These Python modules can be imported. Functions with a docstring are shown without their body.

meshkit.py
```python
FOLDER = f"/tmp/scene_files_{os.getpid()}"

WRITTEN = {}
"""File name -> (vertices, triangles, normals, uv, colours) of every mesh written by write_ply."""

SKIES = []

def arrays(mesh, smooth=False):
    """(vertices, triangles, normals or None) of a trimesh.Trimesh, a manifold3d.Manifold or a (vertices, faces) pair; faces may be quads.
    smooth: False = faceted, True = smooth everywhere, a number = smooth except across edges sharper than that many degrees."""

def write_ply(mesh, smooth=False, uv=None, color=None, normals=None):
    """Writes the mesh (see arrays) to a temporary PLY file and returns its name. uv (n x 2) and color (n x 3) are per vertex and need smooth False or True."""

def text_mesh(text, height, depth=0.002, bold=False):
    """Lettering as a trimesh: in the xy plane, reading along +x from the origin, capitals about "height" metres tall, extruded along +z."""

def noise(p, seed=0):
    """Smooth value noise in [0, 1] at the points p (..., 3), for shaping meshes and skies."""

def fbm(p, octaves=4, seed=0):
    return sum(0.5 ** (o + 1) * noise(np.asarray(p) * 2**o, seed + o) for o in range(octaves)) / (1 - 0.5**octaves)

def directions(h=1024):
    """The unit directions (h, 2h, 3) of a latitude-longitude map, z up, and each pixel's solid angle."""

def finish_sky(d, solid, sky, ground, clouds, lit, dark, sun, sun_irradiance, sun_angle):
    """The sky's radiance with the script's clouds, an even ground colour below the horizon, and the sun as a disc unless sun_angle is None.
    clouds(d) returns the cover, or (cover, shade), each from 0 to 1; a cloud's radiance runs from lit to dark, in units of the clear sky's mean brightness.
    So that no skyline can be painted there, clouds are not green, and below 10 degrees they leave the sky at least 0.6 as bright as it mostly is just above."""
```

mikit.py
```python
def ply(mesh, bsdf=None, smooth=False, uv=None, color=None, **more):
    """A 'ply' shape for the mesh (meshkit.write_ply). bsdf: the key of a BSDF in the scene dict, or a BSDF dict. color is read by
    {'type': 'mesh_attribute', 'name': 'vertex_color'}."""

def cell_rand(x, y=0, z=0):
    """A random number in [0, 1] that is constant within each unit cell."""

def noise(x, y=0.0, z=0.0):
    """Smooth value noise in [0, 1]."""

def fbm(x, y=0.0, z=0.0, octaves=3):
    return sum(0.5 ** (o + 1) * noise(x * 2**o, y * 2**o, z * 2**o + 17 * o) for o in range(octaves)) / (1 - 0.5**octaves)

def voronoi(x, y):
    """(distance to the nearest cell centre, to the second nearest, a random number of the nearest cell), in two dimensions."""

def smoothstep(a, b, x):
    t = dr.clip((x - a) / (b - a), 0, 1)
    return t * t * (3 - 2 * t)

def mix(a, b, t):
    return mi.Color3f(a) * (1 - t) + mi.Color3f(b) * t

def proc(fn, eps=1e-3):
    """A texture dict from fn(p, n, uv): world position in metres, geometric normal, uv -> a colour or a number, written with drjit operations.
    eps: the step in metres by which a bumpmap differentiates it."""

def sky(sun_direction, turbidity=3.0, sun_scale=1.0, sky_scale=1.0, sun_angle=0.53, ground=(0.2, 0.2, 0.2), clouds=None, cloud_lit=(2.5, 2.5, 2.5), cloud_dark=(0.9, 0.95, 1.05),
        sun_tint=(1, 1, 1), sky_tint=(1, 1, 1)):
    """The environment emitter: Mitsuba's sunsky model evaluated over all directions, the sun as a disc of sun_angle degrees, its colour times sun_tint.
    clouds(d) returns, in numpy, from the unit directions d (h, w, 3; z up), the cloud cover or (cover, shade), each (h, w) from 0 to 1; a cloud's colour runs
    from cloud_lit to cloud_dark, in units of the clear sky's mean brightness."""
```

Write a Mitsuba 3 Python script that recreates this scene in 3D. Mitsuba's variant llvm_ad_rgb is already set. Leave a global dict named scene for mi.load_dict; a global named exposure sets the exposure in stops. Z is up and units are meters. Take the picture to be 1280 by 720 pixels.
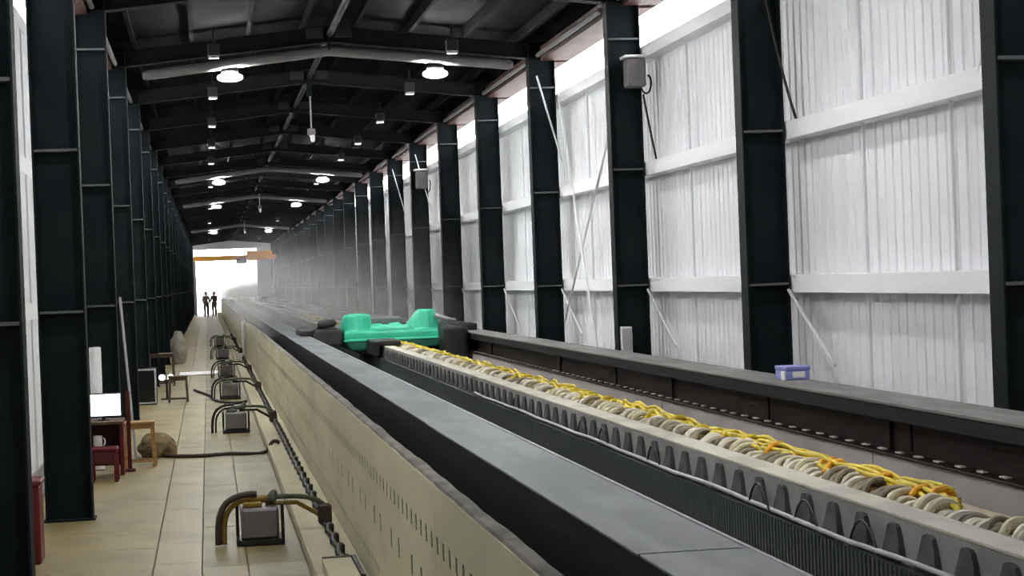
import math, random
import numpy as np, trimesh, mitsuba as mi, drjit as dr, mikit, meshkit
import manifold3d as m3
from shapely.geometry import Polygon, box as sbox
from mikit import proc, noise, fbm, cell_rand, smoothstep, mix
T = mi.ScalarTransform4f
random.seed(7); rng = np.random.default_rng(7)
scene, labels = {}, {}

# ---------------------------------------------------------------- camera
EYE, FOC, ROLL = 2.07, 2450.0, math.atan(0.038)
_k = 380.0 / FOC
_th = -math.atan(_k * math.sin(ROLL)); _ps = math.atan(_k * math.cos(ROLL) * math.cos(_th))
FW = np.array([math.sin(_ps) * math.cos(_th), math.cos(_ps) * math.cos(_th), math.sin(_th)])
_R0 = np.array([math.cos(_ps), -math.sin(_ps), 0]); _U0 = np.cross(_R0, FW)
UP = math.sin(ROLL) * _R0 + math.cos(ROLL) * _U0
scene['camera'] = {'type': 'perspective', 'fov': math.degrees(2 * math.atan(640 / FOC)), 'fov_axis': 'x', 'near_clip': 0.05, 'far_clip': 2000.0,
                   'to_world': T().look_at(origin=[0, 0, EYE], target=[float(v) for v in (np.array([0, 0, EYE]) + FW * 10)], up=[float(v) for v in UP])}
# ---------------------------------------------------------------- daylight: an even overcast sky
scene['sky'] = mikit.sky((0.3, -0.4, 0.85), turbidity=4.0, sun_scale=0.0, sky_scale=1.0, ground=(0.2, 0.2, 0.19),
                         clouds=lambda d: (np.ones(d.shape[:2]), 0.25 * meshkit.fbm(d * 3.0, 3)), cloud_lit=(20., 20., 20.3), cloud_dark=(17., 17.1, 17.4))
exposure = 1.95
LAMP, BIG_LAMP = 420.0, 90.0          # radiance of the small square lamps and of the large oval ones

# ---------------------------------------------------------------- materials
def rgb(*c): return {'type': 'rgb', 'value': list(c)}
def pb(name, col, rough=0.6, metal=0.0, spec=0.4, **k):
    bc = col if isinstance(col, dict) else rgb(*col)
    scene[name] = {'type': 'twosided', 'b': {'type': 'principled', 'base_color': bc, 'roughness': rough, 'metallic': metal, 'specular': spec, **k}}
def worn(a, b, sx, sy, sz, lo=0.35, hi=0.7):
    return proc(lambda p, n, uv: mix(a, b, smoothstep(lo, hi, fbm(p.x * sx, p.y * sy, p.z * sz, 4))))
pb('m_steel', worn((.0065, .0100, .0118), (.0095, .0138, .0155), 3, 3, 2), .6, 0, .08)
pb('m_rafter', (.010, .010, .011), .55, 0, .12)
pb('m_stiffener', (.07, .075, .078), .6)
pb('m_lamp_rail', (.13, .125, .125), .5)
pb('m_gusset', (.025, .025, .026), .6, 0, .2)
pb('m_roof', worn((.0035, .0035, .004), (.0055, .0055, .006), .8, .4, .8), .75, 0, .04)
pb('m_sheet', worn((.74, .75, .77), (.70, .71, .73), 1.2, 1.2, .35), .5)
pb('m_girt', (.78, .79, .80), .5)
pb('m_rod', (.60, .61, .62), .5)
pb('m_oxide', worn((.055, .018, .012), (.032, .012, .009), 4, 1.5, 4), .55)
for i, c in enumerate([(.225, .182, .082), (.205, .168, .077), (.22, .178, .082)]): pb(f'm_tile_pale_{i}', worn(c, tuple(.86 * v for v in c), 2.5, 1.8, 1), .45)
for i, c in enumerate([(.165, .138, .060), (.150, .126, .056), (.172, .143, .063)]): pb(f'm_tile_dark_{i}', worn(c, tuple(.82 * v for v in c), 3, 2, 1), .5)
pb('m_joint', (.10, .09, .07), .9)
pb('m_concrete', worn((.37, .345, .235), (.32, .295, .205), 1.0, .5, 1.2), .85)
pb('m_concrete_gray', worn((.25, .245, .235), (.19, .187, .178), 3, 2.2, 4), .85)
pb('m_concrete_pink', worn((.40, .365, .34), (.32, .295, .28), 2, .8, 3), .85)
pb('m_mortar', worn((.09, .085, .075), (.15, .14, .12), 9, 7, 9), .95)
pb('m_block_top', worn((.41, .395, .33), (.33, .32, .27), 6, 3, 4), .85)
pb('m_plate', worn((.095, .108, .118), (.135, .148, .158), 5, .8, 3), .48, .2, .3)
pb('m_plate_edge', (.26, .275, .285), .5, .1, .3)
pb('m_beam_dark', (.009, .010, .011), .6, 0, .2)
pb('m_grille', (.034, .042, .045), .5)
pb('m_bracket', worn((.075, .074, .07), (.048, .048, .046), 8, 8, 8), .7)
pb('m_brown', worn((.018, .009, .0075), (.011, .006, .005), 4, 1.2, 5), .6, 0, .15)
pb('m_flange_top', worn((.13, .125, .12), (.18, .175, .17), 6, 1, 3), .55)
pb('m_clip', (.50, .48, .46), .45)
pb('m_coil', worn((.62, .57, .40), (.50, .45, .31), 12, 12, 12), .6)
pb('m_coil_pale', worn((.68, .65, .54), (.52, .48, .38), 12, 12, 12), .6)
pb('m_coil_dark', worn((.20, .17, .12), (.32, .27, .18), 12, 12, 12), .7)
pb('m_yellow', worn((.66, .50, .03), (.46, .38, .04), 9, 5, 9), .55)
pb('m_orange', (.80, .38, .02), .55)
pb('m_black', (.012, .011, .010), .5)
pb('m_rubber_brown', (.045, .028, .02), .6)
pb('m_hose_yellow', (.22, .14, .02), .6)
pb('m_green_dull', (.07, .085, .05), .5)
pb('m_gray_paint', (.15, .138, .145), .5)
pb('m_gray_light', (.36, .36, .37), .5)
pb('m_white', (.80, .80, .80), .5)
pb('m_red', (.105, .008, .010), .45)
pb('m_red_dark', (.07, .007, .009), .5)
pb('m_wood', worn((.36, .20, .075), (.27, .145, .055), 6, 3, 20), .55)
pb('m_wood_dark', (.07, .042, .022), .55)
pb('m_sack', worn((.20, .145, .075), (.12, .085, .045), 9, 9, 9), .95)
pb('m_sack_pale', worn((.40, .37, .30), (.30, .28, .22), 7, 7, 7), .95)
pb('m_blue', (.24, .27, .58), .5)
pb('m_glass_dark', (.006, .006, .007), .15)
pb('m_silver', (.45, .46, .47), .35, .5)
pb('m_green', worn((.035, .52, .32), (.03, .46, .28), 3, 3, 3), .32, 0, .5, clearcoat=.4)
pb('m_green_shaded', (.006, .10, .062), .5)  # the sled green darkened to the shade under its lip
pb('m_skin', (.42, .26, .19), .6)
pb('m_cloth_a', (.10, .085, .055), .9)
pb('m_cloth_b', (.055, .05, .045), .9)
pb('m_hair', (.015, .012, .01), .7)
pb('m_crane', (.75, .34, .05), .5)
pb('m_ground', (.42, .42, .41), .9)
pb('m_gate_gray', (.42, .42, .43), .7)
pb('m_slot_shade', (.075, .068, .045), .9)
pb('m_bogie', (.03, .028, .026), .7)
pb('m_off', (.02, .02, .02), .6)

# ---------------------------------------------------------------- helpers
def numbered(k):
    if k not in scene and k not in labels: return k
    i = 1
    while f'{k}_{i:03d}' in scene or f'{k}_{i:03d}' in labels: i += 1
    return f'{k}_{i:03d}'
def put(key, mesh, mat, smooth=False, to=None, label=None, **more):
    """one shape entry under the next free number of key"""
    key = numbered(key)
    d = mesh if isinstance(mesh, dict) else mikit.ply(mesh, mat, smooth=smooth, **more)
    d = dict(d)
    if to is not None: d['to_world'] = to
    if mat is not None and isinstance(mesh, dict): d['bsdf'] = {'type': 'ref', 'id': mat}
    scene[key] = d
    if label: labels[key] = {'label': label}
    return key
def thing(name, label, cat, group=None, kind=None):
    key = numbered(name)
    labels[key] = {'label': label, 'category': cat}
    if group: labels[key]['group'] = group
    return key
def struct(name): labels[name] = {'kind': 'structure'}; return name
def tag(key, label, cat, group=None):
    labels[key] = {'label': label, 'category': cat}
    if group: labels[key]['group'] = group
def box(x0, x1, y0, y1, z0, z1):
    m = trimesh.creation.box((x1 - x0, y1 - y0, z1 - z0)); m.apply_translation(((x0 + x1) / 2, (y0 + y1) / 2, (z0 + z1) / 2)); return m
def bevel(x0, x1, y0, y1, z0, z1, r=.006):
    p = []
    for x in (x0, x1):
        for y in (y0, y1):
            for z in (z0, z1):
                for a in range(3):
                    q = np.array([x, y, z], float); s = np.array([1 if x == x0 else -1, 1 if y == y0 else -1, 1 if z == z0 else -1])
                    o = s * r; o[a] = 0; p.append(q + o)
    return trimesh.convex.convex_hull(np.array(p))
def cat(*ms): return trimesh.util.concatenate([m for m in ms])
def tube(pts, r, n=10, caps=True):
    pts = np.asarray(pts, float); rr = np.broadcast_to(r, len(pts))
    d = np.gradient(pts, axis=0); d /= np.linalg.norm(d, axis=1, keepdims=True)
    ref = np.array([0, 0, 1.0]) if abs(d[0][2]) < .9 else np.array([1.0, 0, 0])
    V = []
    u = np.cross(d[0], ref); u /= np.linalg.norm(u)
    for i in range(len(pts)):
        u = u - d[i] * (u @ d[i]); u /= np.linalg.norm(u); v = np.cross(d[i], u)
        a = np.arange(n) * 2 * np.pi / n
        V.append(pts[i] + rr[i] * (np.cos(a)[:, None] * u + np.sin(a)[:, None] * v))
    F = []
    for i in range(len(pts) - 1):
        for j in range(n):
            a, b = i * n + j, i * n + (j + 1) % n
            F += [[a, b, b + n], [a, b + n, a + n]]
    V = np.vstack(V)
    if caps:
        V = np.vstack([V, pts[0], pts[-1]]); c0, c1 = len(V) - 2, len(V) - 1; L = (len(pts) - 1) * n
        for j in range(n): F += [[c0, (j + 1) % n, j], [c1, L + j, L + (j + 1) % n]]
    return trimesh.Trimesh(V, F, process=False)
def spline(ctrl, n=24):
    from scipy.interpolate import CubicSpline
    c = np.asarray(ctrl, float); t = np.r_[0, np.cumsum(np.linalg.norm(np.diff(c, axis=0), axis=1))]
    return CubicSpline(t, c)(np.linspace(0, t[-1], n))
def rod(a, b, r=.012, n=8): return tube([a, b], r, n)
def hull(*pr):
    """manifold hull of spheres (x, y, z, r)"""
    return m3.Manifold.batch_hull([m3.Manifold.sphere(r, 20).translate((x, y, z)) for x, y, z, r in pr])
def prism(poly, h0, h1, axis='y'):
    """polygon points extruded; axis y: points are (x, z); axis x: points are (y, z)"""
    m = trimesh.creation.extrude_polygon(Polygon(poly), h1 - h0, engine='earcut')
    v = m.vertices.copy()
    if axis == 'y': m.vertices = np.c_[v[:, 0], v[:, 2] + h0, v[:, 1]]; m.invert()
    else: m.vertices = np.c_[v[:, 2] + h0, v[:, 0], v[:, 1]]
    return m
ORD = 'first second third fourth fifth sixth seventh eighth ninth tenth eleventh twelfth thirteenth fourteenth fifteenth sixteenth seventeenth eighteenth nineteenth twentieth twenty-first twenty-second twenty-third twenty-fourth twenty-fifth twenty-sixth'.split()

# ================================================================ large structure
BAY, Y1, NB = 6.1, 12.2, 25                       # column k stands at Y1 + k * BAY
YB, YE = Y1 - 3 * BAY, Y1 + 24 * BAY              # -6.1 .. 158.6
colY = [Y1 + k * BAY for k in range(NB)]
XL, XR = -1.11, 5.10                              # inner faces of the column rows
WL, WR = -1.78, 5.74                              # cladding planes
SILL, OPEN_TOP = 4.83, 5.44
# ground outside
struct('ground'); put('ground', box(-200, 200, -60, 420, -.30, -.12), 'm_ground')
# floor: slab, tiles, far strips
struct('floor')
scene['floor'] = mikit.ply(box(WL, WR + .1, YB, YE + 6, -.12, -.014), 'm_joint')
TL, TN, TY0 = 1.22, 38, 4.9
rows = [(WL + .05, -.485, 'pale'), (-.475, -.125, 'pale'), (-.119, .211, 'dark'), (.219, .645, 'dark')]
for (x0, x1, kind) in rows:
    tp = {v: mikit.ply(bevel(x0, x1, 0, TL - .010, -.014, 0, .003), f'm_tile_{kind}_{v}') for v in range(3)}
    off = random.random() * .4
    for j in range(TN):
        put('floor__tile', tp[random.randrange(3)], None, to=T().translate([0, TY0 + off + j * TL, random.uniform(-.0015, .001)]))
    put('floor__far_strip', box(x0, x1, TY0 + off + TN * TL, YE + 6, -.014, -.0005), f'm_tile_{kind}_0')
    put('floor__near_strip', box(x0, x1, YB, TY0 + off - .01, -.014, -.0005), f'm_tile_{kind}_1')

# side walls: plinth, cladding sheets, girts, sill, sag rods
def cladding(side):
    s = 1 if side == 'right' else -1
    w = WR if side == 'right' else WL
    name = struct(f'wall_{side}')
    put(name, box(*sorted((w, w + s * .12)), YB, YE, -.1, .30), 'm_concrete_gray')
    L = BAY / 3
    pts = []
    nr = 10; p = (L - .012) / nr
    for i in range(nr):
        y = i * p
        pts += [(0, y), (0, y + p * .62), (s * .012, y + p * .72), (s * .012, y + p * .90)]
    pts.append((0, L - .012))
    back = [(s * .05, L - .012), (s * .05, 0)]
    sh = trimesh.creation.extrude_polygon(Polygon(pts + back), SILL - .30, engine='earcut')
    sp = mikit.ply(sh, 'm_sheet')
    for b in range(-3, NB - 1):
        for t in range(3):
            put(f'{name}__cladding_sheet', sp, None, to=T().translate([w, Y1 + b * BAY + t * L, .28]))
    gi, go = (w - .20, w - .005) if s > 0 else (w + .005, w + .20)
    cpoly = lambda zc: [(gi, zc - .10), (go, zc - .10), (go, zc + .10), (gi, zc + .10), (gi, zc + .075), (go - s * .01 if s > 0 else go, zc + .075)]
    def cgirt(zc, h=.10):
        lip = box(*sorted((gi, gi + s * .008)), .01, BAY - .01, zc - h, zc + h)           # face towards the hall
        top = box(*sorted((gi, w - s * .002)), .01, BAY - .01, zc + h - .008, zc + h)
        bot = box(*sorted((gi, w - s * .002)), .01, BAY - .01, zc - h, zc - h + .008)
        return cat(lip, top, bot)
    gm = [mikit.ply(cgirt(z, h), 'm_girt') for z, h in ((1.90, .085), (3.37, .085), (SILL + .01, .075))]
    for b in range(-3, NB - 1):
        for g in gm:
            put(f'{name}__girt', g, None, to=T().translate([0, Y1 + b * BAY, 0]))
    xr = (gi + w) / 2
    rods = [mikit.ply(rod((xr, 0, a), (xr, 0, b), .016), 'm_rod') for a, b in ((.3, 1.82), (1.98, 3.29), (3.45, SILL - .07))]
    for b in range(-1, 10 if s > 0 else 3):
        for t in (1, 2):
            for r_ in rods: put(f'{name}__sag_rod', r_, None, to=T().translate([0, Y1 + b * BAY + t * L, 0]))
    return name
wr = cladding('right'); wl = cladding('left')
# tie rods of the right wall: knee rods at every lower girt, crossed rods in some bays
for k in range(1, 9):
    y = colY[k]
    put(f'{wr}__brace_rod', rod((5.50, y - .12, 1.84), (5.60, y - 1.15, 1.15), .016), 'm_rod')
    if k in (3, 6, 7): put(f'{wr}__brace_rod', rod((5.22, y - .15, 5.2), (5.55, y - .30, 3.85), .016), 'm_rod')
for k in (0, 3, 8):
    y = colY[k]
    if k == 0:
        put(f'{wr}__brace_rod', rod((5.55, y + 1.25, 3.42), (5.55, y + .35, 4.55), .014), 'm_rod')
        continue
    put(f'{wr}__brace_rod', rod((5.53, y + .15, 1.15), (5.53, y - BAY + .2, 5.2), .018), 'm_rod')
    put(f'{wr}__brace_rod', rod((5.49, y - .3, 5.2), (5.49, y - 2.9, .9), .020), 'm_girt')
# end wall with the big opening, back wall behind the camera
we = struct('wall_far')
put(we, cat(box(3.95, WR + .1, YE, YE + .25, -.1, 5.5), box(WL - .1, -1.05, YE, YE + .25, -.1, 5.5), box(WL - .1, WR + .1, YE, YE + .25, 5.15, 6.4)), 'm_gate_gray')
wb = struct('wall_back')
put(wb, box(WL - .1, WR + .1, YB - .2, YB, -.1, 6.4), 'm_sheet')

# roof: panels, purlins, ridge tie
ce = struct('ceiling')
XC = (XL + XR) / 2
EAVE, RIDGE = 5.90, 6.24
def zroof(x): return RIDGE - (RIDGE - EAVE) * abs(x - XC) / (XR - XC)
rp = []
for s in (-1, 1):
    xe = XC + s * (WR + .06 - XC)
    a, b = sorted((XC, xe))
    pl = [(a, zroof(a)), (b, zroof(b)), (b, zroof(b) + .08), (a, zroof(a) + .08)]
    rp.append(mikit.ply(prism(pl, .006, BAY - .006), 'm_roof'))
for b in range(-3, NB - 1):
    for r_ in rp: put(f'{ce}__roof_panel', r_, None, to=T().translate([0, Y1 + b * BAY, 0]))
for x in (-.95, -.1, .75, 1.6, 2.4, 3.25, 4.1, 4.95):
    z = zroof(x)
    put(f'{ce}__purlin', cat(box(x - .004, x + .004, YB, YE, z - .17, z - .002), box(x - .03, x + .03, YB, YE, z - .178, z - .17)), 'm_roof')
put(f'{ce}__ridge_tie', tube([(XC + .02, YB + .1, 5.93), (XC + .02, YE - .1, 5.93)], .05, 12), 'm_off', smooth=40)

# eave struts (red oxide channel with a pale lower lip) above the clerestory, bay by bay
for side, xa, xb in (('right', 5.30, 5.75), ('left', -1.64, -1.32)):
    st = mikit.ply(cat(box(xa, xb, .13, BAY - .13, 5.44, 5.47), box(xa, xa + .02, .13, BAY - .13, 5.47, 5.66), box(xb - .02, xb, .13, BAY - .13, 5.47, 5.66)), 'm_oxide')
    xp = xa - .06 if side == 'right' else xb + .06
    lip = mikit.ply(tube([(xp, .9, 5.52), (xp, BAY - .2, 5.52)], .035, 10), 'm_lamp_rail', smooth=40)
    for b in range(-1, NB - 1):
        put(f'wall_{side}__eave_channel', st, None, to=T().translate([0, Y1 + b * BAY, 0]))
        put(f'wall_{side}__eave_pipe', lip, None, to=T().translate([0, Y1 + b * BAY, 0]))
    # strips that close the roof edge above the channel
    xs = WR if side == 'right' else WL
    put(f'wall_{side}__eave_board', box(xs - .04, xs + .04, YB, YE, 5.45, zroof(xs) + .02), 'm_roof')

# ---------------------------------------------------------------- steel columns
def column_parts(xi, xo):
    s = 1 if xo > xi else -1
    W = lambda a, b: sorted((a, b))
    web = box(*W(xi + s * .016, xo - s * .016), -.008, .008, 0, 5.75)
    fi = bevel(*W(xi, xi + s * .016), -.12, .12, 0, 5.75, .003)
    fo = bevel(*W(xo - s * .016, xo), -.12, .12, 0, 5.75, .003)
    stf = [box(*W(xi + s * .017, xo - s * .017), -.115, .115, z - .012, z + .012) for z in (1.90, 3.37, 5.02)]
    base = bevel(*W(xi - s * .02, xo + s * .02), -.14, .14, -.005, .02, .004)
    P = lambda m: mikit.ply(m, 'm_steel')
    return [('web', P(web)), ('flange', P(fi)), ('flange', P(fo)), ('base_plate', P(base))] + [('stiffener', mikit.ply(m, 'm_stiffener')) for m in stf]
cpL, cpR = column_parts(XL, XL - .42), column_parts(XR, XR + .42)
for side, cp in (('left', cpL), ('right', cpR)):
    for k in range(NB):
        t = thing('steel_column', f'dark steel H-column in the row along the {side} wall, {ORD[k]} from the camera', 'column', f'steel columns along the {side} wall')
        for pn, d in cp: put(f'{t}__{pn}', d, None, to=T().translate([0, colY[k], 0]))

# ---------------------------------------------------------------- roof rafters
def rafter_parts():
    zb = lambda x: 5.50 + (5.82 - 5.50) * (1 - abs(x - XC) / (XR - XC))
    fl, wb_, fb, ft = [], [], [], []
    for s in (-1, 1):
        x0, x1 = XC, XC + s * (XR + .38 - XC)
        a, b = sorted((x0, x1))
        xm = lambda x: x
        wb_.append(prism([(a, zb(a)), (b, zb(b)), (b, zroof(b) - .19), (a, zroof(a) - .19)], -.005, .005))
        fb.append(prism([(a, zb(a) - .014), (b, zb(b) - .014), (b, zb(b)), (a, zb(a))], -.11, .11))
        ft.append(prism([(a, zroof(a) - .20), (b, zroof(b) - .20), (b, zroof(b) - .182), (a, zroof(a) - .182)], -.11, .11))
    brace = []
    for s in (-1, 1):
        brace.append(bevel(XC + s * .22 - .13, XC + s * .22 + .13, -.165, -.15, 5.86, 6.02, .004))
    end = [box(XC - .012, XC + .012, -.11, .11, 5.68, 6.06)]
    P = lambda m, mt='m_rafter': mikit.ply(m, mt)
    return [('web', P(cat(*wb_))), ('lower_flange', P(cat(*fb))), ('upper_flange', P(cat(*ft))), ('splice_plate', P(end[0])), ('gusset_plate', P(brace[0], 'm_gusset')), ('gusset_plate', P(brace[1], 'm_gusset'))]
rfp = rafter_parts()
for k in range(NB):
    t = thing('roof_rafter', f'dark pitched steel roof rafter, {ORD[k]} from the camera', 'rafter', 'roof rafters')
    for pn, d in rfp: put(f'{t}__{pn}', d, None, to=T().translate([0, colY[k], 0]))

# ---------------------------------------------------------------- lamps
def emit(v): return {'type': 'area', 'radiance': rgb(v, v * 1.0, v * .97)}
hous = mikit.ply(bevel(-.085, .085, -.085, .085, .03, .20, .012), 'm_gusset')
rim = mikit.ply(cat(box(-.075, .075, -.075, -.062, -.01, .03), box(-.075, .075, .062, .075, -.01, .03), box(-.075, -.062, -.062, .062, -.01, .03), box(.062, .075, -.062, .062, -.01, .03)), 'm_silver')
stem = mikit.ply(tube([(0, 0, .20), (0, 0, .42)], .014, 8), 'm_steel')
lens_m = trimesh.Trimesh([[-.0615, -.0615, 0], [.0615, -.0615, 0], [.0615, .0615, 0], [-.0615, .0615, 0]], [[0, 2, 1], [0, 3, 2]], process=False)
bigL = {0: colY[3], 1: colY[8], 2: colY[11], 3: colY[17]}
for side, x, xb in (('left', .21, .46), ('right', 3.65, 3.64)):
    n = 0
    for j in range(-3, 21):
        y = 28.4 + 6.06 * j
        if any(abs(y - v) < 2.6 for v in bigL.values()) and y > 31: continue
        if 53.5 < y < 150 and j % 3: continue
        if y > 22:
            lb = f'small square ceiling lamp in the {side} row, {ORD[n]} from the top'; n += 1
        else:
            lb = f'small square ceiling lamp in the {side} row overhead, {ORD[j + 3]} from the camera position'
        t = thing('ceiling_lamp', lb, 'lamp', f'small lamps of the {side} row')
        M = T().translate([x, y, 5.36])
        put(f'{t}__housing', hous, None, to=M); put(f'{t}__housing__rim', rim, None, to=M); put(f'{t}__stem', stem, None, to=M)
        put(f'{t}__housing__lens', lens_m, 'm_white', to=M, emitter=emit(LAMP))
    for i, y in bigL.items():
        t = thing('oval_lamp', f'large oval lamp on a grey roof rail, {side} row, {ORD[i]} from the camera', 'lamp', f'large oval lamps of the {side} row')
        zr = 5.35 + .33 * (1 - abs(xb - XC) / 2.86)
        ic = trimesh.creation.icosphere(3, 1.0); ic.apply_scale((.20, .10, .075)); ic.apply_translation((xb, y, zr - .205))
        put(f'{t}__lens', ic, 'm_white', smooth=True, emitter=emit(BIG_LAMP))
        put(f'{t}__housing', bevel(xb - .13, xb + .13, y - .06, y + .06, zr - .135, zr - .0865, .012), 'm_gray_paint')
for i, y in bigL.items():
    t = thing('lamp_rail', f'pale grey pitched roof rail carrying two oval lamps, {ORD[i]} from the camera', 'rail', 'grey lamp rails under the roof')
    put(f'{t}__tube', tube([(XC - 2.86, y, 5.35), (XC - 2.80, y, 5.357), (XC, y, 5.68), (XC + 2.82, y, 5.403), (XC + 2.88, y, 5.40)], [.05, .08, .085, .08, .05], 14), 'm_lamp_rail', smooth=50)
    for xx in (XC - 2.5, XC - 1.2, XC + 1.2, XC + 2.5):
        z = 5.35 + .33 * (1 - abs(xx - XC) / 2.86)
        put(f'{t}__hanger', rod((xx, y, z + .07), (xx, y, z + .16), .015), 'm_steel')

# ================================================================ guideway (runs down the hall)
G0, G1 = 3.0, YE + 30
# left concrete wall with rows of slots
t = thing('concrete_side_wall', 'long beige concrete guideway wall with rows of narrow dark slots beside the walkway', 'wall')
SEG = 6.1
inserts = []
def wall_seg(y0, y1):
    p = sbox(y0 + .003, 0, y1 - .003, 1.115)
    holes = []
    def slot(y, z, w, h):
        if y0 + .08 < y < y1 - .08:
            holes.append(sbox(y - w / 2, z - h / 2, y + w / 2, z + h / 2))
            inserts.append(box(1.004, 1.04, y - w / 2 - .004, y + w / 2 + .004, z - h / 2 - .004, z + h / 2 + .004))  # dark insert near the hole mouth colours in the shade of the slot
    for i in range(170): slot(5.0 + .235 * i, .84, .075, .085)
    for i in range(34):
        y = 5.05 + 1.18 * i; slot(y, .575, .085, .115); slot(y + .46, .575, .085, .115)
    for i in range(170): slot(5.1 + .235 * i, .255, .06, .05)
    for h in holes: p = p.difference(h)
    m = trimesh.creation.extrude_polygon(p, .05, engine='earcut')
    v = m.vertices.copy(); m.vertices = np.c_[v[:, 2] + 1.0, v[:, 0], v[:, 1]]
    return m
y = G0
while y < 45:
    put(f'{t}__slotted_panel', wall_seg(y, y + SEG), 'm_concrete'); y += SEG
put(f'{t}__far_panel', box(1.0, 1.05, y, G1, 0, 1.115), 'm_concrete')
k = put(f'{t}__slot_shade', cat(*inserts), 'm_slot_shade'); labels[k] = {'label': 'dark inserts standing in for the shade in the narrow slots', 'kind': 'stuff'}
put(f'{t}__core', box(1.0505, 1.075, G0, G1, 0, 1.10), 'm_off')  # near-black backing, coloured for the shade inside the slots
# ragged mortar strip on top
yy = np.arange(G0, 62, .07); V = []; F = []
for i, yv in enumerate(yy):
    a = .004 * (meshkit.noise(np.array([yv * 3.1, 0, 0])) - .5) * 2; b = .008 * (meshkit.noise(np.array([yv * 4.7, 5, 0])) - .5) * 2; h = .006 * meshkit.noise(np.array([yv * 5, 9, 3]))
    V += [(1.002 + max(a, 0), yv, 1.112), (1.012 + a, yv, 1.124 + h), (1.062 + b, yv, 1.128 + h), (1.085 + b, yv, 1.110)]
    if i:
        o = 4 * i
        for q in range(3): F += [[o - 4 + q, o + q, o + q + 1], [o - 4 + q, o + q + 1, o - 3 + q]]
put(f'{t}__mortar_strip', trimesh.Trimesh(V, F, process=False), 'm_mortar')
put(f'{t}__mortar_strip', box(1.002, 1.08, 62, G1, 1.10, 1.13), 'm_mortar')

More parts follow.
